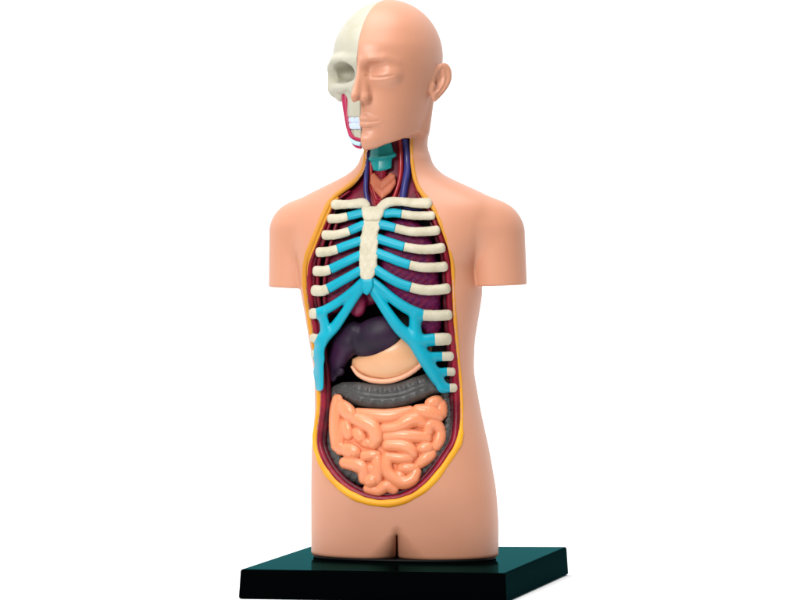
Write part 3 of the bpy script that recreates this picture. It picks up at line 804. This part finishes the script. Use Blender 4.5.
htube('jaw_muscle', [(-23.5, 42, 95, 5.0), (-22.5, 43, 103, 4.6), (-20.5, 45, 117, 3.2), (-17.3, 47.8, 129, 2.3), (-12, 50.4, 137, 2.0), (-0.8, 53.4, 140.2, 1.9)], M['pink'])
htube('jaw_cartilage', [(-16.5, 48, 134, 1.6), (-13.5, 49.5, 138.5, 2.1), (-8, 52, 142.6, 2.3), (-0.8, 53.6, 144.0, 2.2)], M['paleblue'])
htube('jaw_muscle', [(-15, 47, 138, 1.0), (-11, 49.6, 143.6, 1.5), (-6, 52, 146.4, 1.5), (-0.8, 53, 147.4, 1.5)], M['pink'])

# ------------------------------------------------------------------ base
base = bpy.data.objects.new('display_base', None); C.objects.link(base)
base['label'] = 'glossy black rectangular display slab under the anatomical torso'
base['category'] = 'base'
def base_corner(px, py, z):
    s = (ZC - z) / (py - YH)
    return np.array([(px - 400) * s, s * FD - FD])
FL, FR = base_corner(240.3, 569.3, ZB), base_corner(505, 573.2, ZB)
BR, BL = base_corner(566.8, 546.8, ZB), base_corner(312.5, 545.4, ZB)
ctr = (FL + FR + BR + BL) / 4
base.location = (ctr[0] * U, ctr[1] * U, 0)
import bmesh
bm = bmesh.new()
def addc(z, grow): return [bm.verts.new(((p[0] - ctr[0]) * (1 + grow) * U, (p[1] - ctr[1]) * (1 + grow) * U, z * U)) for p in (FL, FR, BR, BL)]
lo4, hi4 = addc(0, 0.012), addc(ZB, 0.0)
bm.faces.new(hi4); bm.faces.new(lo4[::-1])
for i in range(4):
    j = (i + 1) % 4
    bm.faces.new((lo4[i], lo4[j], hi4[j], hi4[i]))
bmesh.ops.bevel(bm, geom=list(bm.edges), offset=2.0 * U, segments=4, profile=0.5, affect='EDGES')
me = bpy.data.meshes.new('slab'); bm.to_mesh(me); bm.free()
me.materials.append(M['base'])
slab = bpy.data.objects.new('slab', me); C.objects.link(slab); slab.parent = base
me.polygons.foreach_set('use_smooth', [True] * len(me.polygons))
wn = slab.modifiers.new('wn', 'WEIGHTED_NORMAL'); wn.keep_sharp = False
# thin black pad added in place of the contact shadow under the thighs
def pad_f(P):
    Q2 = P.copy(); Q2[:, 2] = ZB + 44
    d = torso_sdf(Q2) + 1.2
    return smax(d, np.abs(P[:, 2] - (ZB + 1.3)) - 1.3, 0.5)
V, Q = nets(pad_f, (-95, -65, ZB - 1), (105, 70, ZB + 4), 0.9)
make_mesh('contact_shadow_pad', V - np.array([ctr[0], ctr[1], 0]), Q, M['black'], base)

# ------------------------------------------------------------------ surroundings
def sheet(name, r, z, mat):
    me = bpy.data.meshes.new(name)
    me.from_pydata([(-r, -r, z), (r, -r, z), (r, r, z), (-r, r, z)], [], [(0, 1, 2, 3)])
    me.materials.append(mat)
    o = bpy.data.objects.new(name, me); C.objects.link(o); o['kind'] = 'structure'
    return o
sheet('table_surface', 0.32, -0.0002, M['white'])

w = bpy.data.worlds.new('World'); bpy.context.scene.world = w; w.use_nodes = True
bg = w.node_tree.nodes['Background']
# a studio: white wall behind, world light dimmed in front for contrast
nt = w.node_tree
tc = nt.nodes.new('ShaderNodeTexCoord'); sp = nt.nodes.new('ShaderNodeSeparateXYZ'); mr = nt.nodes.new('ShaderNodeMapRange')
mr.interpolation_type = 'SMOOTHSTEP'
mr.inputs['From Min'].default_value = -0.35; mr.inputs['From Max'].default_value = 0.45
mr.inputs['To Min'].default_value = 0.26; mr.inputs['To Max'].default_value = 1.2
nt.links.new(tc.outputs['Generated'], sp.inputs[0]); nt.links.new(sp.outputs['Y'], mr.inputs['Value'])
lw = nt.nodes.new('ShaderNodeMapRange'); lw.interpolation_type = 'SMOOTHSTEP'      # world light dimmed low down to cut bounce on the lower body
lw.inputs['From Min'].default_value = -0.55; lw.inputs['From Max'].default_value = -0.12
lw.inputs['To Min'].default_value = 0.12; lw.inputs['To Max'].default_value = 1.0
ml = nt.nodes.new('ShaderNodeMath'); ml.operation = 'MULTIPLY'
nt.links.new(sp.outputs['Z'], lw.inputs['Value'])
nt.links.new(mr.outputs['Result'], ml.inputs[0]); nt.links.new(lw.outputs['Result'], ml.inputs[1])
nt.links.new(ml.outputs['Value'], bg.inputs['Strength'])
bg.inputs['Color'].default_value = (1, 1, 1, 1)

def area(name, loc, target, size, power, col=(1, 1, 1)):
    l = bpy.data.lights.new(name, 'AREA'); l.energy = power; l.size = size; l.color = col
    o = bpy.data.objects.new(name, l); C.objects.link(o)
    o.location = [c * U for c in loc]
    d = Vector([(t - c) * U for t, c in zip(target, loc)])
    o.rotation_euler = d.to_track_quat('-Z', 'Y').to_euler()
    return o
area('key_lamp', (-1100, -2000, 1300), (0, 0, 330), 0.36, 8.5, (1, 0.99, 0.975))
area('overhead_lamp', (-200, -500, 2300), (0, 0, 200), 0.80, 10.0)

cam = bpy.data.cameras.new('camera'); co = bpy.data.objects.new('camera', cam); C.objects.link(co)
co.location = (0, -FD * U, ZC * U); co.rotation_euler = (math.pi / 2, 0, 0)
cam.sensor_width = 36; cam.lens = 36 * FD / 800
cam.shift_y = -(300 - YH) / 800
cam.clip_start = 0.05; cam.clip_end = 500
sc = bpy.context.scene
sc.camera = co
sc.view_settings.view_transform = 'Standard'; sc.view_settings.look = 'None'
sc.view_settings.exposure = 0.12; sc.view_settings.gamma = 1
